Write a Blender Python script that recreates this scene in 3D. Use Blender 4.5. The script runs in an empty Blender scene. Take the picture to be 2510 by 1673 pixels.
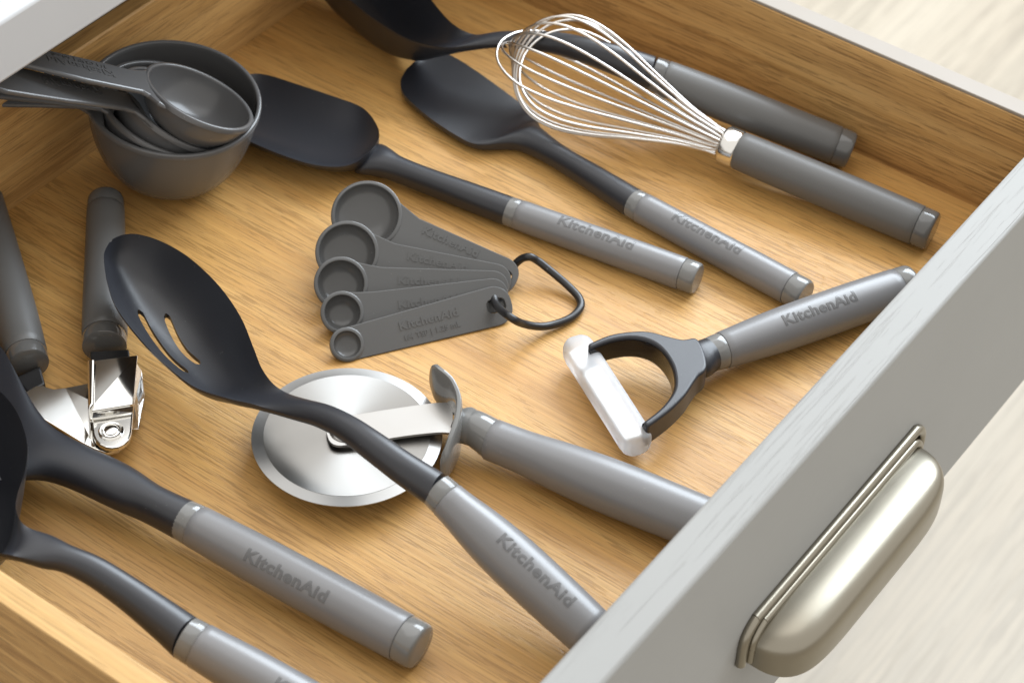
import bpy, bmesh, math, random
from mathutils import Vector, Matrix, Euler
R_ = math.radians
random.seed(7)
scene = bpy.context.scene

# ------------------------------------------------------------------ camera
FPX, SC = 5446.0, 1.0672              # focal length in photo pixels; measured pixels -> photo pixels
CAM_ROT = Euler((R_(46.0018), R_(-1.6053), R_(36.505)), 'XYZ')
CAM_LOC = Vector((0.5107, -0.7305, 0.86))
cam_d = bpy.data.cameras.new('camera')
cam = bpy.data.objects.new('camera', cam_d)
scene.collection.objects.link(cam)
cam.location = CAM_LOC
cam.rotation_euler = CAM_ROT
cam_d.sensor_width = 36.0
cam_d.lens = FPX / 2510 * 36
cam_d.clip_start = 0.02
cam_d.clip_end = 100
cam_d.dof.use_dof = True
cam_d.dof.focus_distance = 1.19
cam_d.dof.aperture_fstop = 10.5
scene.camera = cam

# ------------------------------------------------------------------ light
world = bpy.data.worlds.new('World')
scene.world = world
world.use_nodes = True
bg = world.node_tree.nodes['Background']
bg.inputs[0].default_value = (1.0, 0.965, 0.915, 1)
bg.inputs[1].default_value = 0.83

def area(name, loc, target, sx, sy, power, col):
    l = bpy.data.lights.new(name, 'AREA')
    l.shape = 'RECTANGLE'; l.size = sx; l.size_y = sy; l.energy = power; l.color = col
    o = bpy.data.objects.new(name, l)
    scene.collection.objects.link(o)
    o.location = loc
    o.rotation_euler = (Vector(target) - Vector(loc)).to_track_quat('-Z', 'Y').to_euler()
    return o
area('window_light', (0.0, 2.15, 1.50), (0, 0, 0), 2.3, 1.6, 96, (0.80, 0.90, 1.0))
area('ceiling_bounce', (-0.7, 0.9, 2.4), (0, 0, 0), 3.2, 3.2, 27, (0.97, 0.97, 0.97))

scene.view_settings.view_transform = 'Standard'
scene.view_settings.look = 'None'
scene.view_settings.exposure = 0.30
scene.view_settings.gamma = 1.0

# ------------------------------------------------------------------ pixel helpers (direction only; height comes from what it rests on)
CR = CAM_ROT.to_matrix()
def ray(x, y):
    return CR @ Vector(((x * SC - 1255) / FPX, -(y * SC - 836.5) / FPX, -1))
def at(x, y, z=0.0):
    d = ray(x, y)
    return CAM_LOC + d * ((z - CAM_LOC.z) / d.z)
def at_x(x, y, X):
    d = ray(x, y)
    return CAM_LOC + d * ((X - CAM_LOC.x) / d.x)
def on_plane(x, y, p0, n):
    d = ray(x, y)
    return CAM_LOC + d * ((p0 - CAM_LOC).dot(n) / d.dot(n))
def depth(p):
    return -(CR.transposed() @ (p - CAM_LOC)).z
def px(p, k):                          # k measured pixels at p in metres
    return k * SC * depth(p) / FPX
UP = Vector((0, 0, 1))

# ------------------------------------------------------------------ materials
def new_mat(name):
    m = bpy.data.materials.new(name); m.use_nodes = True
    return m, m.node_tree.nodes, m.node_tree.links, m.node_tree.nodes['Principled BSDF']
def plastic(name, col, rough, bump=0.0, bscale=900, coat=0.0, spec=0.5, var=0.06):
    m, N, L, b = new_mat(name)
    b.inputs['Roughness'].default_value = rough
    b.inputs['Specular IOR Level'].default_value = spec
    b.inputs['Coat Weight'].default_value = coat
    b.inputs['Coat Roughness'].default_value = 0.08
    tc = N.new('ShaderNodeTexCoord')
    nz = N.new('ShaderNodeTexNoise'); nz.inputs['Scale'].default_value = 35; nz.inputs['Detail'].default_value = 5
    L.new(tc.outputs['Object'], nz.inputs['Vector'])
    mr = N.new('ShaderNodeMapRange'); mr.inputs[3].default_value = rough * (1 - var * 2); mr.inputs[4].default_value = rough * (1 + var * 2)
    L.new(nz.outputs['Fac'], mr.inputs[0]); L.new(mr.outputs[0], b.inputs['Roughness'])
    mx = N.new('ShaderNodeMix'); mx.data_type = 'RGBA'
    mx.inputs[6].default_value = (*[c * (1 - var) for c in col], 1); mx.inputs[7].default_value = (*[c * (1 + var) for c in col], 1)
    L.new(nz.outputs['Fac'], mx.inputs[0])
    # dust specks
    n2 = N.new('ShaderNodeTexNoise'); n2.inputs['Scale'].default_value = 420; n2.inputs['Detail'].default_value = 1
    L.new(tc.outputs['Object'], n2.inputs['Vector'])
    th = N.new('ShaderNodeMapRange'); th.inputs[1].default_value = 0.765; th.inputs[2].default_value = 0.82; th.inputs[4].default_value = 0.16
    L.new(n2.outputs['Fac'], th.inputs[0])
    m2 = N.new('ShaderNodeMix'); m2.data_type = 'RGBA'; m2.inputs[7].default_value = (0.4, 0.4, 0.38, 1)
    L.new(th.outputs[0], m2.inputs[0]); L.new(mx.outputs[2], m2.inputs[6]); L.new(m2.outputs[2], b.inputs['Base Color'])
    if bump:
        n3 = N.new('ShaderNodeTexNoise'); n3.inputs['Scale'].default_value = bscale; n3.inputs['Detail'].default_value = 2
        L.new(tc.outputs['Object'], n3.inputs['Vector'])
        bp = N.new('ShaderNodeBump'); bp.inputs['Strength'].default_value = bump; bp.inputs['Distance'].default_value = 0.0004
        L.new(n3.outputs['Fac'], bp.inputs['Height']); L.new(bp.outputs[0], b.inputs['Normal'])
    return m
def metal(name, col, rough, brushed=None, aniso=0.0):
    m, N, L, b = new_mat(name)
    b.inputs['Metallic'].default_value = 1
    b.inputs['Base Color'].default_value = (*col, 1)
    tc = N.new('ShaderNodeTexCoord')
    nz = N.new('ShaderNodeTexNoise'); nz.inputs['Scale'].default_value = 60; nz.inputs['Detail'].default_value = 4
    L.new(tc.outputs['Object'], nz.inputs['Vector'])
    mr = N.new('ShaderNodeMapRange'); mr.inputs[3].default_value = rough * 0.8; mr.inputs[4].default_value = rough * 1.25
    L.new(nz.outputs['Fac'], mr.inputs[0]); L.new(mr.outputs[0], b.inputs['Roughness'])
    if aniso:
        b.inputs['Anisotropic'].default_value = aniso
        tg = N.new('ShaderNodeTangent'); tg.direction_type = 'RADIAL'; tg.axis = 'Z'
        L.new(tg.outputs[0], b.inputs['Tangent'])
    return m
def wood(name, axis, light, mid, dark, rough=0.36, scale=1.0, pore=0.55, bump=0.25, seed=0.0, band=1.0):
    m, N, L, b = new_mat(name)
    tc = N.new('ShaderNodeTexCoord')
    def mp(a, c):
        s = [c * scale] * 3; s[axis] = a * scale
        n = N.new('ShaderNodeMapping'); n.inputs['Scale'].default_value = s; n.inputs['Location'].default_value = (seed, seed * 1.7, seed * 0.6)
        L.new(tc.outputs['Object'], n.inputs['Vector'])
        return n
    def nz(mapn, detail, dist=0.0, rg=0.55):
        n = N.new('ShaderNodeTexNoise'); n.inputs['Scale'].default_value = 1; n.inputs['Detail'].default_value = detail
        n.inputs['Distortion'].default_value = dist; n.inputs['Roughness'].default_value = rg
        L.new(mapn.outputs[0], n.inputs['Vector'])
        return n
    n1 = nz(mp(1.3, 70 * band), 6, 0.3, 0.68)
    rp = N.new('ShaderNodeValToRGB')
    e = rp.color_ramp.elements
    e[0].position = 0.30; e[0].color = (*dark, 1); e[1].position = 0.66; e[1].color = (*light, 1)
    x = rp.color_ramp.elements.new(0.47); x.color = (*mid, 1)
    L.new(n1.outputs['Fac'], rp.inputs[0])
    n0 = nz(mp(1.2, 6), 2)
    hs = N.new('ShaderNodeHueSaturation')
    mr0 = N.new('ShaderNodeMapRange'); mr0.inputs[1].default_value = 0.3; mr0.inputs[2].default_value = 0.7; mr0.inputs[3].default_value = 0.86; mr0.inputs[4].default_value = 1.12
    L.new(n0.outputs['Fac'], mr0.inputs[0]); L.new(mr0.outputs[0], hs.inputs['Value']); L.new(rp.outputs[0], hs.inputs['Color'])
    n2 = nz(mp(9, 800), 5, 0.05, 0.8)
    mr2 = N.new('ShaderNodeMapRange'); mr2.inputs[1].default_value = 0.34; mr2.inputs[2].default_value = 0.66; mr2.inputs[3].default_value = 0.80; mr2.inputs[4].default_value = 1.12
    L.new(n2.outputs['Fac'], mr2.inputs[0])
    mu = N.new('ShaderNodeMix'); mu.data_type = 'RGBA'; mu.blend_type = 'MULTIPLY'; mu.inputs[0].default_value = 1
    L.new(hs.outputs[0], mu.inputs[6]); L.new(mr2.outputs[0], mu.inputs[7])
    # open pores: short dark dashes along the grain, gathered in bands
    n3 = nz(mp(40, 1050), 2, 0.0, 0.5)
    n4 = nz(mp(2.5, 55), 3)
    ad = N.new('ShaderNodeMath'); ad.operation = 'MULTIPLY_ADD'; ad.inputs[1].default_value = 0.35
    L.new(n4.outputs['Fac'], ad.inputs[0]); L.new(n3.outputs['Fac'], ad.inputs[2])
    th = N.new('ShaderNodeMapRange'); th.inputs[1].default_value = 0.745; th.inputs[2].default_value = 0.775; th.inputs[4].default_value = pore
    L.new(ad.outputs[0], th.inputs[0])
    pm = N.new('ShaderNodeMix'); pm.data_type = 'RGBA'; pm.inputs[7].default_value = (*[c * 0.55 for c in dark], 1)
    L.new(th.outputs[0], pm.inputs[0]); L.new(mu.outputs[2], pm.inputs[6])
    L.new(pm.outputs[2], b.inputs['Base Color'])
    b.inputs['Roughness'].default_value = rough
    mr5 = N.new('ShaderNodeMapRange'); mr5.inputs[3].default_value = rough * 0.85; mr5.inputs[4].default_value = rough * 1.3
    L.new(n2.outputs['Fac'], mr5.inputs[0]); L.new(mr5.outputs[0], b.inputs['Roughness'])
    sb = N.new('ShaderNodeMath'); sb.operation = 'MULTIPLY_ADD'; sb.inputs[1].default_value = -1.2
    L.new(th.outputs[0], sb.inputs[0]); L.new(n2.outputs['Fac'], sb.inputs[2])
    bp = N.new('ShaderNodeBump'); bp.inputs['Strength'].default_value = bump; bp.inputs['Distance'].default_value = 0.0006
    L.new(sb.outputs[0], bp.inputs['Height']); L.new(bp.outputs[0], b.inputs['Normal'])
    return m

OAK = ((0.635, 0.378, 0.130), (0.575, 0.318, 0.098), (0.475, 0.243, 0.066))
M_BASE = wood('oak_base', 0, *OAK, rough=0.36, seed=1.3, pore=0.55, bump=0.3)
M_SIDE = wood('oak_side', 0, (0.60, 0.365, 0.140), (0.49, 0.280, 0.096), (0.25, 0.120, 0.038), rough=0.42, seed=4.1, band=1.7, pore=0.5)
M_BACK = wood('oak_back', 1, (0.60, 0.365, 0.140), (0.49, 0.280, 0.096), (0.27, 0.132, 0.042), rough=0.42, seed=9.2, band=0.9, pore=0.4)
M_LIP = wood('oak_lip', 0, (0.62, 0.41, 0.18), (0.55, 0.34, 0.13), (0.45, 0.26, 0.09), rough=0.4, seed=3.7, pore=0.3)
M_FLOOR = wood('pale_floor', 1, (0.40, 0.352, 0.278), (0.385, 0.335, 0.262), (0.36, 0.308, 0.238), rough=0.45, scale=0.22, seed=2.2, pore=0.3, band=0.7)
M_GRIP = plastic('soft_grey_grip', (0.170, 0.170, 0.175), 0.34, bump=0.05, spec=0.8)
M_GRIP_SHADED = plastic('shaded_grey_grip', (0.112, 0.111, 0.108), 0.42, bump=0.05)  # same grey grip, with shade put into its colour
M_GLOSS_SHADED = plastic('shaded_glossy_grey_plastic', (0.11, 0.109, 0.106), 0.14, coat=0.3)  # glossy grey for caps and ferrules, shade likewise painted into the colour
M_GLOSS = plastic('glossy_grey_plastic', (0.17, 0.17, 0.165), 0.13, coat=0.3)
M_LETTER = plastic('letter_grey', (0.115, 0.115, 0.117), 0.14)
M_NYLON = plastic('black_nylon', (0.017, 0.0185, 0.024), 0.38, bump=0.06, bscale=1500, spec=0.62)
M_BLACKGLOSS = plastic('black_gloss', (0.008, 0.008, 0.009), 0.12)
M_CUP = plastic('charcoal_cup_plastic', (0.100, 0.100, 0.102), 0.24, var=0.04)
M_SPOON = plastic('charcoal_spoon_plastic', (0.100, 0.100, 0.099), 0.20, var=0.04)
M_RING = plastic('ring_black', (0.015, 0.015, 0.016), 0.33)
M_STEEL = metal('polished_steel', (0.84, 0.83, 0.80), 0.10)
M_COLLAR = metal('satin_chrome', (0.80, 0.79, 0.76), 0.17)
M_WIRE = metal('wire_steel', (0.72, 0.69, 0.655), 0.28)
M_DISC = metal('brushed_disc', (0.30, 0.293, 0.28), 0.31, aniso=0.8)
M_EDGE = metal('ground_steel', (0.37, 0.365, 0.355), 0.36)
M_SATIN = metal('satin_steel', (0.42, 0.41, 0.395), 0.30)
M_NICKEL = metal('satin_nickel', (0.31, 0.285, 0.232), 0.30)
M_WHITE = plastic('white_worktop', (0.52, 0.53, 0.54), 0.35, var=0.02)
M_DARKWOOD = plastic('cabinet_interior', (0.10, 0.075, 0.05), 0.6)
# grey paint over open oak grain
def paint():
    m, N, L, b = new_mat('grey_paint_on_oak')
    b.inputs['Roughness'].default_value = 0.5
    b.inputs['Specular IOR Level'].default_value = 0.2
    tc = N.new('ShaderNodeTexCoord')
    mp = N.new('ShaderNodeMapping'); mp.inputs['Scale'].default_value = (520, 16, 520)
    L.new(tc.outputs['Object'], mp.inputs['Vector'])
    n = N.new('ShaderNodeTexNoise'); n.inputs['Scale'].default_value = 1; n.inputs['Detail'].default_value = 3; n.inputs['Distortion'].default_value = 0.3
    L.new(mp.outputs[0], n.inputs['Vector'])
    mp2 = N.new('ShaderNodeMapping'); mp2.inputs['Scale'].default_value = (60, 2.5, 60)
    L.new(tc.outputs['Object'], mp2.inputs['Vector'])
    n2 = N.new('ShaderNodeTexNoise'); n2.inputs['Scale'].default_value = 1; n2.inputs['Detail'].default_value = 3
    L.new(mp2.outputs[0], n2.inputs['Vector'])
    a = N.new('ShaderNodeMath'); a.operation = 'MULTIPLY_ADD'; a.inputs[1].default_value = 0.6
    L.new(n2.outputs['Fac'], a.inputs[0]); L.new(n.outputs['Fac'], a.inputs[2])
    th = N.new('ShaderNodeMapRange'); th.inputs[1].default_value = 0.86; th.inputs[2].default_value = 0.98
    L.new(a.outputs[0], th.inputs[0])
    ge = N.new('ShaderNodeNewGeometry'); sx = N.new('ShaderNodeSeparateXYZ'); L.new(ge.outputs['True Normal'], sx.inputs[0])
    mz = N.new('ShaderNodeMath'); mz.operation = 'MULTIPLY_ADD'; mz.inputs[1].default_value = 0.85; mz.inputs[2].default_value = 0.15; mz.use_clamp = True
    L.new(sx.outputs[2], mz.inputs[0])   # the top edge was brush-painted over raw grain, the face was filled
    ml = N.new('ShaderNodeMath'); ml.operation = 'MULTIPLY'; L.new(th.outputs[0], ml.inputs[0]); L.new(mz.outputs[0], ml.inputs[1])
    bp = N.new('ShaderNodeBump'); bp.inputs['Strength'].default_value = 0.45; bp.inputs['Distance'].default_value = 0.0008; bp.invert = True
    L.new(ml.outputs[0], bp.inputs['Height']); L.new(bp.outputs[0], b.inputs['Normal'])
    n3 = N.new('ShaderNodeTexNoise'); n3.inputs['Scale'].default_value = 14; n3.inputs['Detail'].default_value = 4
    L.new(tc.outputs['Object'], n3.inputs['Vector'])
    mx = N.new('ShaderNodeMix'); mx.data_type = 'RGBA'; mx.inputs[6].default_value = (0.312, 0.312, 0.302, 1); mx.inputs[7].default_value = (0.338, 0.338, 0.327, 1)
    L.new(n3.outputs['Fac'], mx.inputs[0]); L.new(mx.outputs[2], b.inputs['Base Color'])
    return m
M_PAINT = paint()
def frosted():
    m, N, L, b = new_mat('frosted_plastic')
    b.inputs['Base Color'].default_value = (0.84, 0.86, 0.89, 1)
    b.inputs['Roughness'].default_value = 0.48
    b.inputs['Transmission Weight'].default_value = 0.60
    b.inputs['IOR'].default_value = 1.3
    b.inputs['Subsurface Weight'].default_value = 0.0
    b.inputs['Subsurface Radius'].default_value = (1, 1, 1)
    b.inputs['Subsurface Scale'].default_value = 0.004
    tc = N.new('ShaderNodeTexCoord'); n = N.new('ShaderNodeTexNoise'); n.inputs['Scale'].default_value = 300
    L.new(tc.outputs['Object'], n.inputs['Vector'])
    bp = N.new('ShaderNodeBump'); bp.inputs['Strength'].default_value = 0.04; L.new(n.outputs['Fac'], bp.inputs['Height']); L.new(bp.outputs[0], b.inputs['Normal'])
    return m
M_FROST = frosted()

# ------------------------------------------------------------------ object helpers
def thing(name, label, cat, loc, group=None):
    o = bpy.data.objects.new(name, None)
    o.empty_display_size = 0.02
    scene.collection.objects.link(o)
    o.location = loc
    o['label'] = label; o['category'] = cat
    if group: o['group'] = group
    return o
def origin(o):
    v = Vector((0, 0, 0))
    while o: v = v + o.location; o = o.parent
    return v
def mk(name, verts, faces, mat, parent=None, smooth=True, angle=38, bevel=0.0, label=None):
    o0 = origin(parent) if parent else Vector((0, 0, 0))
    me = bpy.data.meshes.new(name)
    me.from_pydata([Vector(v) - o0 for v in verts], [], faces)
    bm = bmesh.new(); bm.from_mesh(me)
    bmesh.ops.remove_doubles(bm, verts=bm.verts, dist=1e-6)
    bmesh.ops.recalc_face_normals(bm, faces=bm.faces)
    bm.to_mesh(me); bm.free()
    me.polygons.foreach_set('use_smooth', [smooth] * len(me.polygons))
    if smooth: me.set_sharp_from_angle(angle=R_(angle))
    o = bpy.data.objects.new(name, me)
    scene.collection.objects.link(o)
    if parent: o.parent = parent
    me.materials.append(mat)
    if bevel:
        b = o.modifiers.new('bevel', 'BEVEL'); b.width = bevel; b.segments = 2; b.limit_method = 'ANGLE'; b.angle_limit = R_(40)
    if label: o['label'] = label
    return o
def loft(rings, cap0=True, cap1=True):
    n = len(rings[0]); verts = [v for r in rings for v in r]; faces = []
    for i in range(len(rings) - 1):
        for j in range(n):
            k = (j + 1) % n
            faces.append((i * n + j, i * n + k, (i + 1) * n + k, (i + 1) * n + j))
    for on, i in ((cap0, 0), (cap1, len(rings) - 1)):
        if on:
            c = sum(rings[i], Vector()) / n; verts.append(c); ci = len(verts) - 1
            for j in range(n): faces.append((i * n + j, i * n + (j + 1) % n, ci))
    return verts, faces
def cr(p, sub):                        # Catmull-Rom through tuples of floats
    out = []
    for i in range(len(p) - 1):
        a, b, c, d = p[max(i - 1, 0)], p[i], p[i + 1], p[min(i + 2, len(p) - 1)]
        for k in range(sub):
            t = k / sub
            out.append(tuple(0.5 * (2 * y + (z - x) * t + (2 * x - 5 * y + 4 * z - w) * t * t + (3 * y - x - 3 * z + w) * t ** 3) for x, y, z, w in zip(a, b, c, d)))
    out.append(tuple(p[-1]))
    return out
def frames(pts, up=UP):
    fr = []
    for i, p in enumerate(pts):
        t = (pts[min(i + 1, len(pts) - 1)] - pts[max(i - 1, 0)]).normalized()
        l = up.cross(t).normalized(); fr.append((t, l, t.cross(l)))
    return fr
def tube(name, st, mat, parent, n=32, sub=1, up=UP, pw=2.0, caps=(True, True), **kw):
    """st: (point, half width, half height)"""
    q = [(*p, w, h) for p, w, h in st]
    if sub > 1: q = cr(q, sub)
    pts = [Vector(a[:3]) for a in q]
    rings = []
    for (t, l, u), p, a in zip(frames(pts, up), pts, q):
        ring = []
        for j in range(n):
            th = 2 * math.pi * j / n; c, s = math.cos(th), math.sin(th)
            ring.append(p + l * (a[3] * math.copysign(abs(c) ** (2 / pw), c)) + u * (a[4] * math.copysign(abs(s) ** (2 / pw), s)))
        rings.append(ring)
    return mk(name, *loft(rings, *caps), mat, parent, **kw)
def wire(name, pts, r, mat, parent, n=12, sub=6, closed=False, **kw):
    q = [tuple(p) for p in pts]
    if closed: q = q[-2:] + q + q[:3]
    q = cr(q, sub)
    if closed: q = q[2 * sub:-2 * sub - 1 + 0]
    pts = [Vector(a) for a in q]
    rings = []; ref = None
    m = len(pts)
    for i, p in enumerate(pts):
        if closed: t = (pts[(i + 1) % m] - pts[i - 1]).normalized()
        else: t = (pts[min(i + 1, m - 1)] - pts[max(i - 1, 0)]).normalized()
        if ref is None: ref = t.orthogonal().normalized()
        ref = (ref - t * ref.dot(t)).normalized(); b = t.cross(ref)
        rings.append([p + (ref * math.cos(2 * math.pi * j / n) + b * math.sin(2 * math.pi * j / n)) * r for j in range(n)])
    if closed: rings.append(rings[0])
    return mk(name, *loft(rings, not closed, not closed), mat, parent, **kw)
def shell(name, st, mat, parent, sub=6, m=22, **kw):
    """spoon-like body. st: (left rim, right rim, d = hollow depth (negative: crown), b = belly, e = rim thickness)"""
    q = cr([(*a, *b, d, bb, e) for a, b, d, bb, e in st], sub)
    rings = []
    for a in q:
        Lp, Rp = Vector(a[:3]), Vector(a[3:6]); d, b, e = a[6:]
        c = (Lp + Rp) / 2; h = (Rp - Lp) / 2
        l = h.normalized(); u = (UP - l * UP.dot(l)).normalized()
        top, bot = [], []
        for j in range(m + 1):
            v = math.sin(-math.pi / 2 + math.pi * j / m); el = math.sqrt(max(0, 1 - v * v))
            pr = 1 - abs(v) ** 2.4
            top.append(c + h * v + u * (-d * (pr if d > 0 else el)))
            k = min(1, max(0, d / 0.008))
            bot.append(c + h * v + u * (-e - max(b - e, 0) * (pr * k + el * (1 - k))))
        rings.append(top + bot[::-1])
    return mk(name, *loft(rings), mat, parent, **kw)
def st_tube(pts):
    """(point, half width, half height) -> shell stations, so that a head runs into its neck in one skin"""
    out = []
    for (t, l, u), (p, w, h) in zip(frames([q[0] for q in pts]), pts):
        out.append((p - l * w, p + l * w, -h, h, .0003))
    return out
def plate(name, loops, o, x, y, th, mat, parent, bevel=0.0005, **kw):
    """flat sheet with holes: 2D loops in the frame o,x,y, thickness downwards along -x×y"""
    n = x.cross(y).normalized()
    bm = bmesh.new(); edges = []
    for lp in loops:
        vs = [bm.verts.new(o + x * a + y * b) for a, b in lp]
        edges += [bm.edges.new((vs[i], vs[(i + 1) % len(vs)])) for i in range(len(vs))]
    r = bmesh.ops.triangle_fill(bm, edges=edges, use_beauty=True, use_dissolve=True, normal=n)
    fs = [f for f in bm.faces]
    ex = bmesh.ops.extrude_face_region(bm, geom=fs)
    for v in [g for g in ex['geom'] if isinstance(g, bmesh.types.BMVert)]: v.co -= n * th
    if not [f for f in bm.faces if f in fs]: pass
    bm.verts.ensure_lookup_table(); bm.verts.index_update()
    verts = [v.co.copy() for v in bm.verts]; faces = [[v.index for v in f.verts] for f in bm.faces]
    bm.free()
    return mk(name, verts, faces, mat, parent, bevel=bevel, **kw)
def poly3(name, pts, th, mat, parent, n=UP, **kw):
    """sheet from world points (roughly coplanar), thickened along -n"""
    k = len(pts); pts = [Vector(p) for p in pts]
    v = pts + [p - n * th for p in pts]
    f = [tuple(range(k)), tuple(range(2 * k - 1, k - 1, -1))] + [(i, (i + 1) % k, k + (i + 1) % k, k + i) for i in range(k)]
    return mk(name, v, f, mat, parent, **kw)
def box(name, lo, hi, mat, parent, bevel=0.001, **kw):
    v = [(x, y, z) for x in (lo[0], hi[0]) for y in (lo[1], hi[1]) for z in (lo[2], hi[2])]
    f = [(0, 1, 3, 2), (4, 6, 7, 5), (0, 4, 5, 1), (2, 3, 7, 6), (0, 2, 6, 4), (1, 5, 7, 3)]
    return mk(name, v, f, mat, parent, bevel=bevel, **kw)
def lathe(name, prof, o, n, mat, parent, seg=64, closed=False, **kw):
    """prof: (radius, height along n)"""
    n = n.normalized(); a = n.orthogonal().normalized(); b = n.cross(a)
    rings = [[o + (a * math.cos(2 * math.pi * j / seg) + b * math.sin(2 * math.pi * j / seg)) * max(r, 1e-5) + n * h for j in range(seg)] for r, h in prof]
    return mk(name, *loft(rings), mat, parent, **kw)

# lettering --------------------------------------------------------
_tc = {}
def text_mesh(s, size, bold, ext):
    key = (s, size, bold, ext)
    if key not in _tc:
        c = bpy.data.curves.new('txt', 'FONT'); c.body = s; c.size = size; c.align_x = 'CENTER'; c.align_y = 'CENTER'
        c.offset = bold * size; c.extrude = ext; c.resolution_u = 3; c.space_character = 1.0 + bold * 2.2
        o = bpy.data.objects.new('txt', c); scene.collection.objects.link(o)
        dg = bpy.context.evaluated_depsgraph_get()
        me = bpy.data.meshes.new_from_object(o.evaluated_get(dg))
        bm = bmesh.new(); bm.from_mesh(me)
        for k in range(-4, 5):
            bmesh.ops.bisect_plane(bm, geom=list(bm.verts) + list(bm.edges) + list(bm.faces), plane_co=(0, k * size * 0.1, 0), plane_no=(0, 1, 0))
        bm.verts.index_update()
        _tc[key] = ([v.co.copy() for v in bm.verts], [[v.index for v in f.verts] for f in bm.faces])
        bm.free(); bpy.data.meshes.remove(me); bpy.data.objects.remove(o); bpy.data.curves.remove(c)
    return _tc[key]
def text_round(s, size, A, B, rfun, mid, phi, parent, mat=None, bold=0.028, ext=0.00018, sx=1.12):
    """letters wrapped round a grip. mid: distance of the word's middle from A; phi: turn from straight up towards the viewer's side"""
    vs, fs = text_mesh(s, size, bold, ext)
    t = (B - A).normalized(); l = UP.cross(t).normalized(); u = t.cross(l)
    out = []
    for v in vs:
        d = mid + v.x * sx; r = rfun(d); th = -phi + v.y / r
        out.append(A + t * d + (u * math.cos(th) + l * math.sin(th)) * (r + v.z))
    return mk('lettering', out, fs, mat or M_LETTER, parent, smooth=False)
def text_flat(s, size, o, x, n, parent, mat, bold=0.024, ext=0.0003, sx=1.12):
    vs, fs = text_mesh(s, size, bold, ext)
    y = n.cross(x).normalized()
    return mk('lettering', [o + x * (v.x * sx) + y * v.y + n * v.z for v in vs], fs, mat, parent, smooth=False)
BRAND = 'KitchenAid'

def grip(parent, A, B, prof, ferrule=0.008, cap=0.009, text=None, size=0.0095, mid=None, phi=0.3, ferrule_mat=None, tmat=None, bold=0.028, dark=False):
    """round handle from A to B. prof: (fraction, radius)"""
    Ln = (B - A).length; t = (B - A).normalized()
    mg, ml = (M_GRIP_SHADED, M_GLOSS_SHADED) if dark else (M_GRIP, M_GLOSS)  # dark: the grey plastics with shade painted into their colour
    qs = cr([(f * Ln, r) for f, r in prof], 8)
    def rf(d):
        for (a, ra), (b, rb) in zip(qs, qs[1:]):
            if a <= d <= b: return ra + (rb - ra) * (d - a) / max(b - a, 1e-9)
        return qs[-1][1] if d > 0 else qs[0][1]
    if ferrule:
        r0 = rf(0)
        tube('ferrule', [(A + t * d, rf(d) * k, rf(d) * k) for d, k in ((0, .90), (0.0006, .97), (ferrule * .5, .985), (ferrule - 0.0006, .985), (ferrule, .95))], ferrule_mat or ml, parent)
    d0 = ferrule; d1 = Ln - cap
    ds = [d0 + 0.0001, d0 + 0.0005] + [d0 + (d1 - d0) * i / 26 for i in range(1, 26)] + [d1 - 0.0004, d1]
    tube('grip', [(A + t * d, rf(d) * (0.975 if i in (0, len(ds) - 1) else 1), rf(d) * (0.975 if i in (0, len(ds) - 1) else 1)) for i, d in enumerate(ds)], mg, parent)
    if cap:
        r1 = rf(d1)
        pr = [(0.0002, .96), (0.0007, .985), (cap * .72, .98), (cap * .86, .965), (cap * .95, .93), (cap, .87), (cap * 1.01, .5)]
        tube('end_cap', [(A + t * (d1 + d), r1 * k, r1 * k) for d, k in pr], ml, parent)
    if text:
        text_round(text, size, A, B, rf, mid if mid else Ln * 0.45, phi, parent, mat=tmat, bold=bold)
    return rf

# ================================================================== THE SETTING
FZ = -0.80
bmf = [(-4, -4, FZ), (4, -4, FZ), (4, 6, FZ), (-4, 6, FZ)]
fl = mk('floor', bmf, [(0, 1, 2, 3)], M_FLOOR, None, smooth=False)
fl['kind'] = 'structure'

# drawer ------------------------------------------------------------
XB, XF, YN, YF, HS, HF = -0.2981, 0.1885, -0.3295, 0.2653, 0.077, 0.092
drawer = thing('drawer', 'open oak kitchen drawer with grey painted front and metal cup pull', 'drawer', (0, 0, 0))
box('base_panel', (XB - 0.006, YN - 0.006, -0.012), (XF + 0.004, YF + 0.006, 0.0), M_BASE, drawer, bevel=0)
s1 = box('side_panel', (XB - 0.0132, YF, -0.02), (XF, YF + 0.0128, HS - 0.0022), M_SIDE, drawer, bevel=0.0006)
box('edge_strip', (XB - 0.0132, YF + 0.0002, HS - 0.0021), (XF, YF + 0.0126, HS), plastic('pale_edge', (0.30, 0.262, 0.220), 0.55), s1, bevel=0.0005, label='pale grey edging along the top of the oak side panel')
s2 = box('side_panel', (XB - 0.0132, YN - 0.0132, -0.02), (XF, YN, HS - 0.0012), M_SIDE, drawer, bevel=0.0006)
box('edge_strip', (XB - 0.0132, YN - 0.0132, HS - 0.0011), (XF, YN, HS), M_LIP, s2, bevel=0.0011)
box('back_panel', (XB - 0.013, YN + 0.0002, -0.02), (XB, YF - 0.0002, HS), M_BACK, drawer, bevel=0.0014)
front = box('front_panel', (XF + 0.0002, YN - 0.05, -0.095), (XF + 0.0232, YF + 0.05, HF), M_PAINT, drawer, bevel=0.0022)

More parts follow.
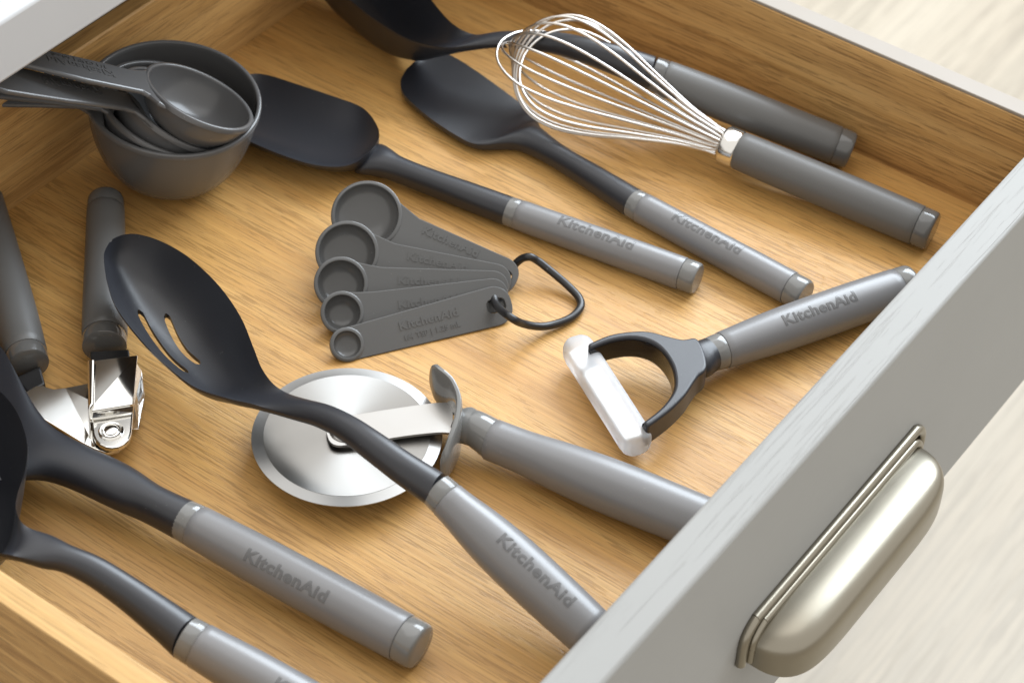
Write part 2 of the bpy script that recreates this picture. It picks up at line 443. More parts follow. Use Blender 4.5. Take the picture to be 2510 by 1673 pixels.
# cup pull on the front
XO = XF + 0.0232
pa, pb = at_x(2098, 985, XO), at_x(1722, 1420, XO)
def cup_pull():
    yc = (0.085 - 0.0955) / 2; half = (0.085 + 0.0955) / 2; zt = 0.0035; hh = 0.0262; p = 0.0315
    nu, nv = 48, 20
    def surf(off):
        rows = []
        for i in range(nu + 1):
            q = math.sin(-math.pi / 2 + math.pi * i / nu)
            s = (max(0.0, 1 - abs(q) ** 6)) ** (1 / 2.6)
            row = []
            for j in range(nv + 1):
                t = (math.pi / 2 * 1.12) * j / nv
                c_, s_ = max(0, math.cos(t)) if t < math.pi / 2 else math.cos(t), math.sin(t)
                zz = zt - hh + math.copysign(abs(c_) ** 0.52, c_) * (hh - 0.0055 - off) * (0.35 + 0.65 * s)
                xx = XO + 0.001 + (abs(s_) ** 0.55) * (p - off) * s
                row.append(Vector((xx, yc + q * (half - 0.0045 - off), zz)))
            rows.append(row)
        return rows
    v, f = [], []
    for off in (0, 0.0016):
        b0 = len(v); rows = surf(off)
        for r in rows: v += r
        for i in range(nu):
            for j in range(nv):
                a = b0 + i * (nv + 1) + j
                f.append((a, a + 1, a + nv + 2, a + nv + 1))
    m = (nu + 1) * (nv + 1)
    for i in range(nu):
        a = i * (nv + 1) + nv; f.append((a, a + nv + 1, m + a + nv + 1, m + a))
    o = mk('cup_pull', v, f, M_NICKEL, front, angle=60)
    # two raised beads that frame the cup on the panel
    for k, (r, off, xo) in enumerate(((0.0030, 0.0, 0.0018), (0.0025, -0.0049, 0.0042))):
        pts = []
        rc = 0.013
        H2 = half + off; top = zt + off; low = zt - hh - 0.001
        pts += [(XO + xo, yc - H2, low), (XO + xo, yc - H2, low + 0.010), (XO + xo, yc - H2, top - rc)]
        for a in (25, 50, 75): pts.append((XO + xo, yc - H2 + rc - rc * math.cos(R_(a)), top - rc + rc * math.sin(R_(a))))
        pts += [(XO + xo, yc - H2 + rc + d, top) for d in (0.003, (H2 - rc), 2 * (H2 - rc) - 0.003)]
        for a in (75, 50, 25): pts.append((XO + xo, yc + H2 - rc + rc * math.cos(R_(a)), top - rc + rc * math.sin(R_(a))))
        pts += [(XO + xo, yc + H2, top - rc), (XO + xo, yc + H2, low + 0.010), (XO + xo, yc + H2, low)]
        wire('bead', [Vector(p_) for p_ in pts], r, M_NICKEL, o, n=14, sub=5)
cup_pull()

# worktop and cabinet the drawer slides from -------------------------
WX, WZ, WT = -0.2325, 0.150, 0.036
cab = thing('kitchen_cabinet', 'white worktop slab overhanging the open drawer beside the measuring cups', 'cabinet', (-0.5, 0, FZ))
box('worktop', (-0.95, -0.75, WZ), (WX, 0.75, WZ + WT), M_WHITE, cab, bevel=0.0022)
box('side_panel', (-0.93, -0.40, FZ), (-0.34, -0.38, WZ - 0.001), M_DARKWOOD, cab)
box('side_panel', (-0.93, 0.33, FZ), (-0.34, 0.35, WZ - 0.001), M_DARKWOOD, cab)
box('back_panel', (-0.95, -0.40, FZ), (-0.931, 0.35, WZ - 0.001), M_DARKWOOD, cab)
box('lower_panel', (-0.93, -0.379, -0.12), (-0.34, 0.329, -0.10), M_DARKWOOD, cab)

# ================================================================== UTENSILS
NY = M_NYLON
# --- silicone spoon spatula (beside the cups)
A, B = at(1166, 484, 0.0092), at(1603, 641, 0.0092)
t = thing('spoon_spatula', 'black scooped spatula with grey handle, tip tucked behind the measuring cups', 'spatula', (*at(735, 330, 0).xy, 0))
rz = 0.019
st = []
for (l, r, d, b) in (((516, 246), (521, 232), .002, .008), ((518, 272), (538, 200), .007, .016), ((541, 306), (566, 174), .0095, .018), ((592, 333), (608, 171), .0105, .019),
                     ((665, 362), (690, 196), .011, .019), ((725, 379), (768, 222), .0105, .019), ((778, 383), (825, 243), .009, .018),
                     ((815, 374), (852, 266), .0065, .016), ((843, 354), (868, 293), .003, .013), ((858, 338), (871, 310), .001, .010), ((866, 326), (870, 318), .0005, .007)):
    st.append((at(*l, rz), at(*r, rz), d, b, 0.0016))
shell('head', st, NY, t)
nk = [(at(838, 366, .0075), .013, .0045), (at(856, 366, .0095), .0135, .0068), (at(878, 373, .0102), .0110, .0076), (at(912, 388, .0098), .0082, .0076), (at(980, 415, .0095), .0078, .0078), (at(1080, 452, .0095), .0084, .0084), (A + (B - A).normalized() * 0.001, .0088, .0088)]
tube('neck', nk, NY, t, sub=5)
grip(t, A, B, [(0, .0090), (.3, .0093), (.7, .0096), (1, .0096)], ferrule=.0075, cap=.0095, text=BRAND, size=.0090, mid=.058, phi=0.2)

# --- flat scraper spatula
A, B = at(1452, 465, 0.0095), at(1850, 680, 0.0095)
t = thing('scraper_spatula', 'black flat-bladed spatula with grey handle, blade under the whisk wires', 'spatula', (*at(1080, 235, 0).xy, 0))
rz = 0.0085
st = []
for (l, r, d, b, e) in (((934, 158), (950, 143), .0003, .005, .002), ((926, 172), (974, 128), .0009, .006, .0026), ((920, 191), (1004, 118), .0016, .007, .003), ((931, 221), (1043, 131), .002, .008, .003), ((988, 271), (1104, 170), .0016, .008, .003),
                     ((1050, 312), (1170, 218), .0005, .008, .003), ((1085, 329), (1212, 250), -.001, .008, .003), ((1118, 333), (1232, 276), -.003, .008, .003), ((1155, 332), (1240, 291), -.0058, .008, .0022), ((1196, 338), (1248, 304), -.0072, .008, .001)):
    st.append((at(*l, rz), at(*r, rz), d, b, e))
st += st_tube([(at(1285, 361, .0090), .0074, .0072), (at(1370, 413, .0093), .0080, .0080), (A + (B - A).normalized() * .001, .0089, .0089)])
shell('head', st, NY, t)
grip(t, A, B, [(0, .0091), (.3, .0094), (.7, .0098), (1, .0098)], ferrule=.0075, cap=.0105, text=BRAND, size=.0090, mid=.055, phi=0.2)

# --- deep serving spoon along the far side panel
A, B = at(1497, 168, 0.040), at(1955, 347, 0.0125)
t = thing('serving_spoon', 'black deep serving spoon with shade-toned grey handle lying behind the whisk', 'spoon', (*at(900, 0, 0).xy, 0))
st = []
for (l, r, z, d, b) in (((705, -165), (745, -190), .052, .010, .020), ((695, -120), (800, -180), .050, .026, .032), ((715, -70), (865, -140), .048, .036, .041), ((755, -40), (925, -85), .046, .040, .044),
                        ((804, 0), (965, -35), .044, .038, .042), ((854, 40), (993, 3), .042, .030, .036), ((921, 82), (1022, 38), .040, .018, .026), ((974, 102), (1048, 61), .039, .009, .016), ((1021, 109), (1080, 77), .038, .002, .009), ((1071, 107), (1110, 80), .039, -.002, .006)):
    st.append((at(*l, z), at(*r, z), d, b, .0018))
st += st_tube([(at(1155, 91, .0415), .0065, .0045), (at(1262, 97, .0455), .0070, .0065), (at(1345, 116, .0475), .0080, .0080), (at(1420, 140, .0455), .0092, .0095), (A + (B - A).normalized() * .001, .0106, .0106)])
shell('head', st, NY, t)
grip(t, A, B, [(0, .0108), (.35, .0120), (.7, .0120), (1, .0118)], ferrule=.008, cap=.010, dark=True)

# --- whisk
A, B = at(1663, 331, 0.0215), at(2143, 532, 0.0128)
t = thing('whisk', 'steel balloon whisk with chrome collar and shade-toned grey handle', 'whisk', (*at(1700, 350, 0).xy, 0))
ax = (B - A).normalized()
tube('collar', [(A + ax * d, r, r) for d, r in ((-.0012, .0100), (0, .0112), (.0008, .0118), (.009, .0118), (.0098, .0114), (.0104, .0105))], M_COLLAR, t, n=64)
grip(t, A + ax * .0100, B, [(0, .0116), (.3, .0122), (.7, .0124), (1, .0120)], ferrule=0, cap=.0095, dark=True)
tip = at(1150, 97, 0.052)
wa = tip - A; WL = wa.length; wa.normalize()
wl = UP.cross(wa).normalized(); wu = wa.cross(wl)
prof = [(0, .0078), (.08, .0088), (.2, .0125), (.4, .0215), (.58, .0300), (.72, .0340), (.84, .0328), (.93, .0250), (.98, .0140)]
for k in range(9):
    a = math.pi * (k + 0.35) / 9
    e = wl * math.cos(a) + wu * math.sin(a)
    top = 1.0 - 0.014 * k
    ent = 0.6 + 0.4 * ((k * 7) % 5) / 4
    pts = [A - wa * .006 + e * .0072 * ent]
    pts += [A + wa * (WL * f * top) + e * (r * (ent if f < .05 else 1)) for f, r in prof]
    pts += [A + wa * WL * top]
    pts += [A + wa * (WL * f * top) - e * (r * (ent if f < .05 else 1)) for f, r in prof[::-1]]
    pts += [A - wa * .006 - e * .0072 * ent]
    wire('wire_loop', pts, .00082, M_WIRE, t, n=10, sub=7)

# --- slotted spoon
A, B = at(1000, 1122, 0.047), at(1392, 1484, 0.0145)
t = thing('slotted_spoon', 'black slotted spoon with tapered grey handle lying across the pizza wheel', 'spoon', (*at(420, 760, 0).xy, 0))
st = []
for (l, r, z, d, b) in (((252, 555), (258, 549), .056, .001, .004), ((240, 578), (283, 539), .0555, .010, .014), ((239, 602), (318, 538), .055, .016, .0195), ((246, 647), (372, 555), .053, .021, .0245), ((268, 707), (435, 592), .051, .0235, .027), ((321, 777), (503, 656), .048, .024, .027),
                        ((378, 834), (553, 728), .0455, .021, .024), ((445, 887), (583, 800), .043, .015, .0185), ((522, 914), (604, 850), .042, .007, .012), ((586, 929), (640, 891), .0425, .001, .0075)):
    st.append((at(*l, z), at(*r, z), d, b, .0017))
st += st_tube([(at(690, 940, .0455), .0068, .0052), (at(745, 956, .0500), .0068, .0060), (at(800, 984, .0535), .0070, .0067), (at(860, 1026, .0548), .0076, .0074), (at(930, 1077, .0525), .0082, .0082), (A + (B - A).normalized() * .001, .0090, .0090)])
head = shell('head', st, NY, t, sub=8, m=30)
def slot_cut(obj, paths, w):
    root = origin(obj)
    for path in paths:
        c = cr([tuple(p) for p in path], 5); c = [Vector(p) for p in c]
        Lf, Rt = [], []
        for i, p in enumerate(c):
            tg = c[min(i + 1, len(c) - 1)] - c[max(i - 1, 0)]; tg.z = 0; tg.normalize(); nn = UP.cross(tg)
            f = i / (len(c) - 1); ww = w * math.sqrt(max(0.05, 1 - abs(2 * f - 1) ** 8))
            Lf.append(p + nn * ww); Rt.append(p - nn * ww)
        lp = Lf + Rt[::-1]; k = len(lp)
        v = [Vector((p.x, p.y, 0.10)) - root for p in lp] + [Vector((p.x, p.y, -0.02)) - root for p in lp]
        f = [tuple(range(k)), tuple(range(2 * k - 1, k - 1, -1))] + [(i, k + i, k + (i + 1) % k, (i + 1) % k) for i in range(k)]
        me = bpy.data.meshes.new('cut'); me.from_pydata(v, [], f)
        bm = bmesh.new(); bm.from_mesh(me); bmesh.ops.recalc_face_normals(bm, faces=bm.faces); bm.to_mesh(me); bm.free()
        co = bpy.data.objects.new('cut', me); scene.collection.objects.link(co); co.location = obj.matrix_world.translation
        bpy.context.view_layer.update(); co.location = root
        md = obj.modifiers.new('b', 'BOOLEAN'); md.operation = 'DIFFERENCE'; md.object = co; md.solver = 'EXACT'
        bpy.context.view_layer.update()
        dg = bpy.context.evaluated_depsgraph_get()
        nm = bpy.data.meshes.new_from_object(obj.evaluated_get(dg))
        obj.modifiers.clear(); obj.data = nm
        bpy.data.objects.remove(co)
    obj.data.set_sharp_from_angle(angle=R_(38))
slot_cut(head, [[at(x, y, .030) for x, y in ((319, 712), (343, 756), (385, 810), (431, 846))],
                [at(x, y, .0285) for x, y in ((380, 716), (399, 757), (424, 793), (458, 822))]], .0019)
grip(t, A, B, [(0, .0093), (.12, .0100), (.28, .0122), (.45, .0134), (.7, .0134), (1, .0125)], ferrule=.0078, cap=.010, text=BRAND, size=.0090, mid=.066, phi=0.22, tmat=M_LETTER)

# --- pizza wheel
dc = Vector((-0.0178, -0.1219, 0.0135))
t = thing('pizza_wheel', 'pizza cutter with brushed steel disc, grey thumb guard and thick grey handle', 'pizza cutter', (*dc.xy, 0))
A, B = at(1128, 1008, 0.0150), at(1700, 1236, 0.0150)
ax = Vector((B.x - A.x, B.y - A.y, 0)).normalized(); la = UP.cross(ax)
rr = 0.0500
disc = lathe('blade_disc', [(0.0001, .0012), (.0085, .0012), (rr - .0064, .0012), (rr - .0064, -.0012), (.0001, -.0012)], dc, UP, M_DISC, t, seg=128, angle=3)
lathe('ground_edge', [(rr - .0066, .0011), (rr - .0064, .00105), (rr - .0001, .0003), (rr, .0001), (rr, -.0002), (rr - .0064, -.0010), (rr - .0066, -.0010)], dc, UP, M_EDGE, t, seg=128)
# the disc turns about its own origin so that the brushed rings run round the hub
for v in disc.data.vertices: v.co -= (dc - origin(t))
disc.location = dc - origin(t)
lathe('hub', [(.0094, -.0030), (.0094, .0016), (.0088, .0022), (.0078, .0023), (.0074, .0018), (.0001, .0018)], dc + UP * .0034, UP, M_SATIN, t, seg=48)
gc = at(1060, 972, 0.0165)              # guard meets stem
def arm():
    rows = []
    h0 = dc + UP * .0046
    P0 = [(at(752, 1000, h0.z), .003, 0), (at(757, 999, h0.z), .0065, 0), (at(770, 996, h0.z), .0088, 0), (at(800, 988, h0.z), .0100, 0), (at(860, 979, h0.z), .0104, .0004), (at(930, 970, h0.z), .0104, .001), (at(1000, 963, h0.z), .0108, .0015), (at(1040, 963, h0.z), .0112, .0015)]
    pts = [p for p, _, _ in P0]
    L_, R2 = [], []
    for (tt, l, u), (p, w, dz) in zip(frames(pts), P0):
        L_.append(p + l * w + UP * dz); R2.append(p - l * w + UP * dz)
    return L_, R2
L_, R2 = arm()
q = cr([(*a, *b) for a, b in zip(L_, R2)], 5)
rings = []
for a in q:
    l, r = Vector(a[:3]), Vector(a[3:]); rings.append([l, r, r - UP * .0016, l - UP * .0016])
mk('blade_arm', *loft(rings), M_SATIN, t, bevel=.0004)
# thumb guard: curved band standing across the stem, ends sweeping towards the disc
far, near = at(992, 852, 0.0255), at(1016, 1082, 0.0135)
gp = [far, at(1006, 878, .0240), at(1036, 915, .0210), at(1052, 955, .0185), at(1050, 1000, .0165), at(1034, 1044, .0145), near]
q = cr([tuple(p) for p in gp], 8); pts = [Vector(p) for p in q]; n_ = len(pts)
rings = []
fr_ = frames(pts)
for i in range(61):
    f = math.sin(-math.pi / 2 + math.pi * i / 60)
    g = (f + 1) / 2 * (n_ - 1); a_ = min(int(g), n_ - 2); w_ = g - a_
    p = pts[a_].lerp(pts[a_ + 1], w_); l = fr_[a_][1].lerp(fr_[a_ + 1][1], w_); u = fr_[a_][2].lerp(fr_[a_ + 1][2], w_)
    k_ = max(0.004, 1 - abs(f) ** 3.4) ** 0.5
    hgt = .0150 * k_; th = .0024 * min(1, .35 + k_)
    rings.append([p + l * (th * math.copysign(abs(math.cos(a)) ** .6, math.cos(a))) + u * (hgt * math.copysign(abs(math.sin(a)) ** .75, math.sin(a))) for a in [2 * math.pi * j / 28 for j in range(28)]])
mk('thumb_guard', *loft(rings), M_GLOSS, t)
tube('stem', [(gc - ax * .0025, .0085, .0070), (gc + ax * .001, .0112, .0084), (gc + ax * .0055, .0102, .0092), (gc + ax * .010, .0098, .0100), (A + ax * .002, .0108, .0108)], M_GLOSS, t, sub=5)
grip(t, A, B, [(0, .0112), (.14, .0116), (.3, .0133), (.5, .0145), (.8, .0142), (1, .0135)], ferrule=0, cap=.010)

# --- Y peeler
A, B = at(1628, 815, 0.0150), at(2092, 652, 0.0135)
t = thing('peeler', 'grey-handled peeler with black fork head and frosted white blade cover', 'peeler', (*at(1560, 850, 0).xy, 0))
ax = (B - A).normalized(); la = UP.cross(ax)
grip(t, A, B, [(0, .0098), (.12, .0108), (.35, .0124), (.7, .0126), (1, .0115)], ferrule=.0085, cap=.010, text=BRAND, size=.0090, mid=.068, phi=0.38)
pz = .0175
zt_ = .0262
o_ = [(1350, 788), (1400, 767), (1450, 759), (1490, 759), (1535, 770), (1568, 777), (1597, 774), (1612, 790), (1621, 815), (1624, 838), (1617, 852), (1604, 862), (1590, 882), (1572, 908), (1537, 942), (1488, 978)]
i_ = [(1476, 968), (1508, 944), (1530, 922), (1547, 896), (1551, 870), (1543, 835), (1520, 801), (1490, 781), (1450, 774), (1402, 781), (1354, 799)]
ow = [Vector(p) for p in cr([tuple(at(x, y, zt_)) for x, y in o_], 4)]
iw = [Vector(p) for p in cr([tuple(at(x, y, zt_)) for x, y in i_], 4)]
fo = Vector((0, 0, zt_))
fk = plate('fork', [[(p.x, p.y) for p in ow + iw]], fo, Vector((1, 0, 0)), Vector((0, 1, 0)), .0158, NY, t, bevel=.0016, angle=50)
fk.modifiers[0].segments = 3
vc = at(1450, 880, zt_)
lv = []
for p in iw:
    d = (vc - p); d.z = 0; d.normalize()
    lv += [p + d * .0003 - UP * .0020, p + d * .0010 - UP * .0078, p + d * .0003 - UP * .0138]
lf = []
for i in range(len(iw) - 1):
    for k in (0, 1): lf.append((3 * i + k, 3 * i + 3 + k, 3 * i + 4 + k, 3 * i + 1 + k))
mk('fork_lining', lv, lf, M_BLACKGLOSS, fk)
tube('neck', [(at(1578, 838, .0180), .0060, .0040), (at(1592, 832, .0176), .0110, .0078), (at(1604, 827, .0168), .0112, .0092), (at(1615, 822, .0158), .0103, .0098), (A + ax * .0006, .0095, .0095)], NY, t, sub=5)
g0, g1 = at(1327, 802, pz - .004), at(1461, 1012, pz - .004)
gd = (g1 - g0).normalized(); GL = (g1 - g0).length
tube('blade', [(g0 + gd * d, .0040, .0007) for d in (.002, GL * .5, GL - .002)], M_STEEL, t, n=12, pw=4)
tube('blade_cover', [(g0 + gd * d, w, h) for d, w, h in ((-.0045, .0045, .0050), (-.0040, .0062, .0068), (-.0025, .0078, .0074), (-.0005, .0084, .0080), (.003, .0087, .0083), (GL * .5, .0087, .0083), (GL - .003, .0087, .0083), (GL + .0005, .0084, .0080), (GL + .0025, .0078, .0074), (GL + .0040, .0062, .0068), (GL + .0045, .0045, .0050))], M_FROST, t, pw=3.2, n=36, angle=60)

# --- hinged can opener
t = thing('can_opener', 'can opener with two shade-toned grey handles and hinged polished steel head', 'can opener', (*at(240, 950, 0).xy, 0))
A, B = at(240, 797, 0.0125), at(243, 458, 0.0125)
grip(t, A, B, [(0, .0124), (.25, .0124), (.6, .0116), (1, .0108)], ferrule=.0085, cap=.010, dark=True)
A2, B2 = at(66, 838, 0.0130), at(-55, 400, 0.0130)
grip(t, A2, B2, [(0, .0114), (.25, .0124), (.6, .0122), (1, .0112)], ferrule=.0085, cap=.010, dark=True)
poly3('handle_plug', [at(206, 806, .016), at(296, 801, .016), at(300, 832, .016), at(208, 836, .016)], .010, M_RING, t, bevel=.0008, smooth=False)
poly3('handle_plug', [at(30, 868, .0125), at(92, 838, .0125), at(104, 880, .0125), at(66, 902, .0125)], .0095, M_RING, t, bevel=.0012, smooth=False)
poly3('lower_jaw_plate', [at(x, y, .0065 + max(0, 235 - x) * 4e-5) for x, y in ((58, 900), (92, 880), (106, 888), (122, 893), (150, 890), (210, 878), (262, 900), (292, 960), (290, 1010), (272, 1034), (246, 1040), (218, 1030), (190, 1016), (84, 951))], .0022, M_STEEL, t, bevel=.0004, smooth=False)
zt = .0205
up_ = poly3('upper_jaw', [at(219, 827, zt), at(316, 815, zt), at(308, 905, zt - .001), at(305, 928, zt - .002), at(207, 944, zt - .002), at(213, 930, zt - .001)], .0016, M_STEEL, t, bevel=.0004, smooth=False)
poly3('folded_lip', [at(200, 824, zt + .002), at(217, 822, zt + .003), at(215, 925, zt + .002), at(202, 942, zt + .001)], .0185, M_STEEL, up_, bevel=.0012, smooth=False)
poly3('jaw_flank', [at(309, 826, zt - .002), at(326, 850, zt - .011), at(333, 905, zt - .015), at(320, 985, .0035), at(303, 985, .0040), at(308, 930, zt - .004)], .0030, M_STEEL, up_, n=Vector((.70, .45, .55)).normalized(), bevel=.0006, smooth=False)
poly3('step', [at(207, 940, zt - .002), at(307, 924, zt - .002), at(306, 946, .0135), at(209, 960, .0135)], .0016, M_STEEL, up_, bevel=.0003, smooth=False)
tb = [(209, 957), (306, 943), (302, 990)] + [(257 + 44 * math.cos(R_(a)), 992 + 36 * math.sin(R_(a))) for a in range(10, 180, 20)] + [(212, 985)]
poly3('hinge_tab', [at(x, y, .0135) for x, y in tb], .0035, M_STEEL, up_, bevel=.0009, smooth=False)
hc = at(255, 990, .0135)
lathe('rivet', [(.0066, 0), (.0066, .0006), (.0058, .0011), (.0050, .0010), (.0044, .0003), (.0041, .0004), (.0036, .0014), (.0020, .0019), (.0001, .0020)], hc, UP, M_STEEL, t, seg=40)
poly3('turning_key', [at(306, 845, .010), at(322, 846, .010), at(328, 872, .010), at(330, 900, .009), at(318, 925, .009), at(304, 905, .009)], .007, M_SATIN, t, bevel=.001, smooth=False)

# --- large black turner (handle with dark lettering)
A, B = at(421, 1192, 0.0180), at(967, 1486, 0.0130)
t = thing('turner', 'large black-headed turner with broad grey handle lying under the ladle', 'turner', (*at(60, 1000, 0).xy, 0))
st = []
for (l, r, z, d, b) in (((-232, 905), (-228, 880), .016, 0, .003), ((-235, 960), (-200, 790), .017, .001, .004), ((-190, 1040), (-110, 725), .019, .002, .005), ((-120, 1085), (-45, 745), .021, .002, .005), ((-55, 1100), (5, 800), .022, .001, .006), ((-5, 1102), (33, 848), .022, -.001, .007),
                        ((30, 1100), (62, 902), .0215, -.004, .008), ((68, 1095), (92, 950), .021, -.006, .0085), ((112, 1098), (130, 990), .0205, -.0075, .009), ((170, 1118), (205, 1031), .020, -.0085, .009), ((265, 1162), (300, 1076), .0190, -.0092, .0095)):
    st.append((at(*l, z), at(*r, z), d, b, .0014))
st += st_tube([(at(350, 1157, .0184), .0100, .0100), (A + (B - A).normalized() * .001, .0105, .0105)])
shell('head', st, NY, t, sub=7)
grip(t, A, B, [(0, .0108), (.1, .0112), (.35, .0122), (.7, .0124), (1, .0120)], ferrule=.008, cap=.0105, text=BRAND, size=.0090, mid=.068, phi=0.62, bold=.035)

# --- ladle at the near side panel
A, B = at(424, 1462, 0.0330), at(900, 1735, 0.0130)
t = thing('ladle', 'black deep ladle with pale grey handle beside the near oak side panel', 'ladle', (*at(-80, 1060, 0).xy, 0))
st = []
for (l, r, z, d, b) in (((-135, 885), (-105, 868), .060, .006, .012), ((-190, 935), (-55, 862), .060, .026, .031), ((-228, 1010), (2, 900), .060, .042, .046), ((-240, 1090), (42, 952), .060, .050, .054), ((-200, 1175), (63, 1022), .060, .050, .054), ((-130, 1230), (58, 1078), .060, .040, .044),
                        ((-60, 1258), (41, 1130), .060, .024, .030), ((-10, 1268), (37, 1170), .0595, .010, .016), ((35, 1276), (58, 1206), .058, .0005, .009), ((92, 1295), (120, 1231), .0555, -.004, .007)):
    st.append((at(*l, z), at(*r, z), d, b, .0018))
st += st_tube([(at(155, 1283, .0535), .0070, .0060), (at(220, 1313, .0500), .0074, .0070), (at(300, 1366, .0440), .0082, .0080), (at(380, 1426, .0370), .0096, .0094), (A + (B - A).normalized() * .001, .0106, .0106)])
shell('head', st, NY, t, sub=7)
grip(t, A, B, [(0, .0109), (.1, .0112), (.35, .0124), (.7, .0126), (1, .0120)], ferrule=.008, cap=.0105, text=BRAND, size=.0090, mid=.075, phi=0.35, bold=.035)

# --- nested measuring cups
CG = 'nested measuring cups'
def cup(label, c, nrm, R, hgt, hand, tpos, line2, wall=.0017, flat=.26):
    n = Vector(nrm).normalized(); c = Vector(c)
    t = thing('measuring_cup', label, 'measuring cup', c - n * hgt, CG)
    def pr(r0, h0):
        out = []
        for i in range(19):
            a = math.pi / 2 * i / 18
            f = 1 - (1 - math.cos(a) ** 0.9) ** 1.15
            out.append((r0 * (flat + (1 - flat) * math.cos(a) ** 0.72) if i < 18 else r0 * flat, -h0 * math.sin(a) ** 1.15))
        return out
    outer = pr(R - .0012, hgt); inner = pr(R - wall - .0010, hgt - .0016)
    prof = [(1e-5, -hgt)] + outer[::-1][:-1] + [(R - .0010, -.0040), (R, -.0034), (R, -.0006), (R - .0006, 0), (R - wall - .0004, 0), (R - wall - .0010, -.0006)] + inner[1:] + [(1e-5, -hgt + .0016)]
    lathe('bowl', prof, c, n, M_CUP, t, seg=80, angle=50)
    pts = [on_plane(x, y, c, n) for x, y in hand]
    h = poly3('handle', pts, .0030, M_CUP, t, n=n, bevel=.0012, smooth=False)
    # turned-down edge along the handle's near side
    e0, e1 = pts[-1], pts[-2] if len(pts) == 4 else pts[-2]
    if tpos:
        o = on_plane(*tpos[0], c, n); e = on_plane(*tpos[1], c, n); x = (e - o).normalized(); y = n.cross(x)
        text_flat(BRAND, .0078, o - y * .0004 + n * .0001, x, n, t, M_CUP)
        text_flat(line2, .0045, o - y * .0068 + n * .0001, x, n, t, M_CUP, bold=.01)
    return t
def cc(x, y): return (x * .3571 / SC, y * .3571 / SC)
H1 = [cc(*p) for p in ((-160, 350), (-150, 210), (250, 318), (370, 350), (560, 392), (760, 438), (900, 475), (985, 478), (1062, 458), (1024, 500), (1016, 545), (1038, 600), (1085, 665), (1150, 735), (1090, 700), (1030, 650), (985, 624), (600, 545), (220, 450))]
H2 = [cc(*p) for p in ((-170, 560), (-130, 400), (180, 468), (560, 560), (900, 640), (960, 700), (1000, 770), (1060, 868), (1000, 810), (940, 765), (870, 742), (700, 718), (480, 690), (250, 655), (60, 625), (-20, 600))]
H4 = [cc(*p) for p in ((-250, 700), (-200, 560), (200, 560), (640, 560), (700, 700), (720, 860), (650, 830), (600, 765), (540, 728), (300, 720), (0, 716))]
cup('largest charcoal measuring cup, the bowl that holds the smaller ones', (-.2382, -.0105, .0629), (.14, .0434, 1), .0509, .058, H4, None, '')
cup('charcoal measuring cup nested directly inside the largest cup, only its rim showing', (-.2361, -.0136, .0573), (.294, .29, 1), .0434, .046, [cc(*p) for p in ((-200, 640), (-160, 530), (300, 560), (700, 620), (800, 700), (780, 790), (700, 745), (300, 690))], None, '')
cup('charcoal measuring cup under the smallest one, lettered handle with a hole', (-.2320, -.0144, .0597), (.42, .60, 1), .0365, .033, H2, (cc(500, 590), cc(250, 540)), '1/3 CUP | 80 mL')
cup('smallest charcoal measuring cup lying on top of the nest', (-.2166, -.0106, .0740), (.25, .53, 1), .0337, .024, H1, (cc(560, 460), cc(300, 395)), '1/4 CUP | 60 mL')

# --- measuring spoons fanned on a ring
SG = 'measuring spoons on a ring'
e0, e1 = at(790, 834, 0), at(1186, 744, 0)
sa = (e1 - e0).normalized(); sh = Vector((sa.y, -sa.x, 0)); el = R_(48)
sn = sn0 = (sh * math.cos(el) + UP * math.sin(el)).normalized()
P0 = e0 + UP * .0005
specs = [  # bowl centre, bowl radius px, handle end centre, handle half width px, label, second line
    ((797, 791), 40, (1158, 697), 46, 'smallest measuring spoon at the front of the fan, with the ring through its slot', '1/4 TSP | 1.25 mL'),
    ((786, 718), 50, (1152, 676), 40, 'second smallest measuring spoon, just behind the front one of the fan', ''),
    ((783, 651), 62, (1152, 662), 41, 'middle measuring spoon of the fan of five', ''),
    ((797, 579), 73, (1156, 650), 42, 'second largest measuring spoon, just in front of the rearmost of the fan', ''),
    ((842, 494), 82, (1170, 640), 44, 'largest measuring spoon at the back of the fan', '')]
holes = []
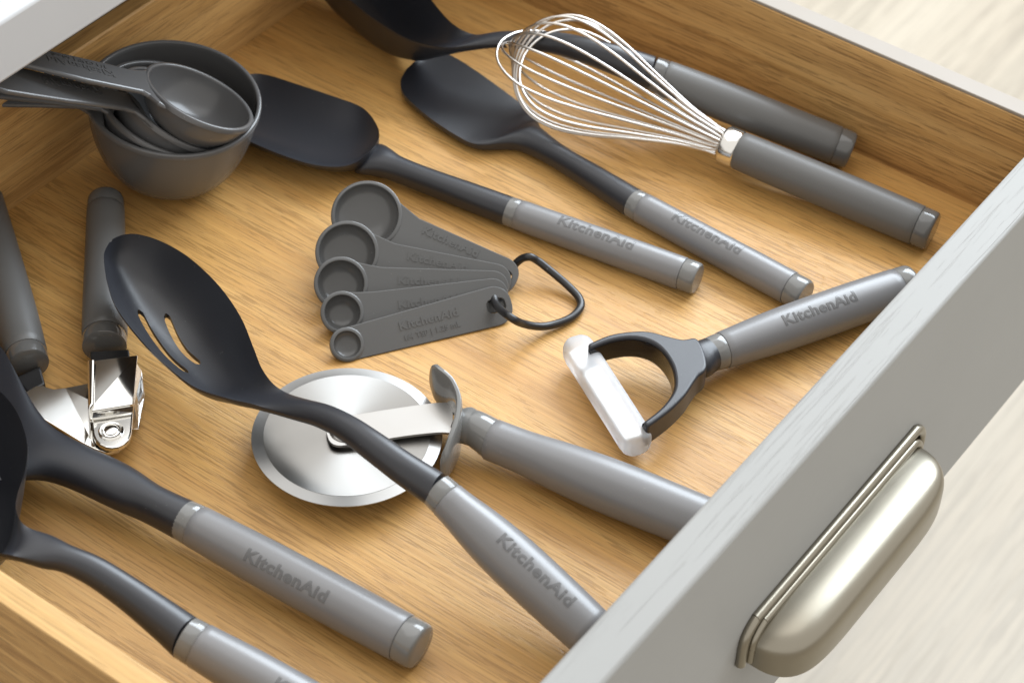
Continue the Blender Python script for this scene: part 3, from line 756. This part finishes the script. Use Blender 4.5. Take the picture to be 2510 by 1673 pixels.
for k, (bc, br, he, hw, lab, l2) in enumerate(specs):
    o = on_plane(*bc, P0 - sn0 * (.0100 * k), sn0); e = on_plane(*he, P0 - sn0 * (.0034 * k), sn0)
    x = (e - o).normalized(); sn = (sn0 - x * sn0.dot(x)).normalized(); y = sn.cross(x).normalized(); Ls = (e - o).length
    rb = px(o, br); w = px(e, hw)
    t = thing('measuring_spoon', lab, 'measuring spoon', o - sn * (rb * .6), SG)
    ri = rb - .0022
    dp = min(rb * .66 + .001, .0098 if k else .0050)
    pr = [(1e-5, -dp)] + [(ri * math.sin(a) ** .8 + .0013, -dp * math.cos(a) ** .9) for a in [math.pi / 2 * i / 12 for i in range(1, 12)]] + [(rb - .0004, -.0026), (rb, -.0020), (rb, .0004), (rb - .0006, .0009), (ri + .0003, .0009), (ri - .0002, .0002)] + [(ri * math.sin(a) ** .8, -(dp - .0014) * math.cos(a) ** .9) for a in [math.pi / 2 * i / 12 for i in range(11, 0, -1)]] + [(1e-5, -(dp - .0014))]
    lathe('bowl', pr, o, sn, M_SPOON, t, seg=64, angle=50)
    a0 = min(math.asin(min(.995, w / rb)) * 1.0, R_(86)) if w < rb else R_(88)
    a1 = min(a0 + R_(16), R_(89))
    rin = ri + .0002
    lp = [(rin * math.cos(a), rin * math.sin(a)) for a in [-a1 + 2 * a1 * i / 24 for i in range(25)]]
    wj = w * 0.97
    lp += [((rb - .0003) * math.cos(a1), (rb - .0003) * math.sin(a1))]
    if w < rb * 0.95:
        lp += [(rb * math.cos(a0) + .0045, w + .0018 * (rb / w - .9)), (rb * math.cos(a0) + .011, wj + .0003)]
    endc = 12
    lp += [(Ls - w * .55 + w * .95 * math.sin(a), w * math.cos(a) ** .8 if math.cos(a) > 1e-6 else 0) for a in [math.pi / 2 * i / endc for i in range(endc)]]
    lp += [(Ls - w * .55 + w * .95 * math.sin(a), -w * abs(math.cos(a)) ** .8) for a in [math.pi / 2 * i / endc for i in range(endc, -1, -1)]]
    if w < rb * 0.95:
        lp += [(rb * math.cos(a0) + .011, -wj - .0003), (rb * math.cos(a0) + .0045, -w - .0018 * (rb / w - .9))]
    lp += [((rb - .0003) * math.cos(a1), -(rb - .0003) * math.sin(a1))]
    hx = Ls - w * .42
    hole = [(hx + .0055 * math.copysign(abs(math.cos(a)) ** .7, math.cos(a)), .0040 * math.copysign(abs(math.sin(a)) ** .7, math.sin(a))) for a in [-2 * math.pi * i / 20 for i in range(20)]]
    plate('handle', [lp, hole], o, x, y, .0022, M_SPOON, t, bevel=.0005, smooth=False)
    # raised border along the handle's upper and lower edge
    holes.append(o + x * hx)
    mid = on_plane(*((985, 733), (985, 692), (985, 646), (1005, 602), (1035, 556))[k], o, sn)
    text_flat(BRAND, .0066, mid + sn * .0001, x, sn, t, M_SPOON)
    if l2: text_flat(l2, .0043, mid - y * .0068 + sn * .0001, x, sn, t, M_SPOON, bold=.012, sx=1.05)
# ring through the slots
rg = thing('binder_ring', 'black D-shaped ring joining the measuring spoons', 'ring', (*at(1240, 690, 0).xy, 0))
hk = holes
ring_pts = [hk[4] - sn * .010, hk[2], hk[0] + sn * .003, at(1172, 728, .020), at(1205, 744, .0115), at(1252, 749, .0048), at(1305, 733, .0030), at(1332, 708, .0030), at(1330, 684, .0032), at(1300, 652, .0050), at(1262, 620, .0085), at(1235, 599, .0120), at(1215, 590, .0150), at(1190, 600, .010)]
wire('ring_wire', ring_pts, .0023, M_RING, rg, n=16, sub=7, closed=True)
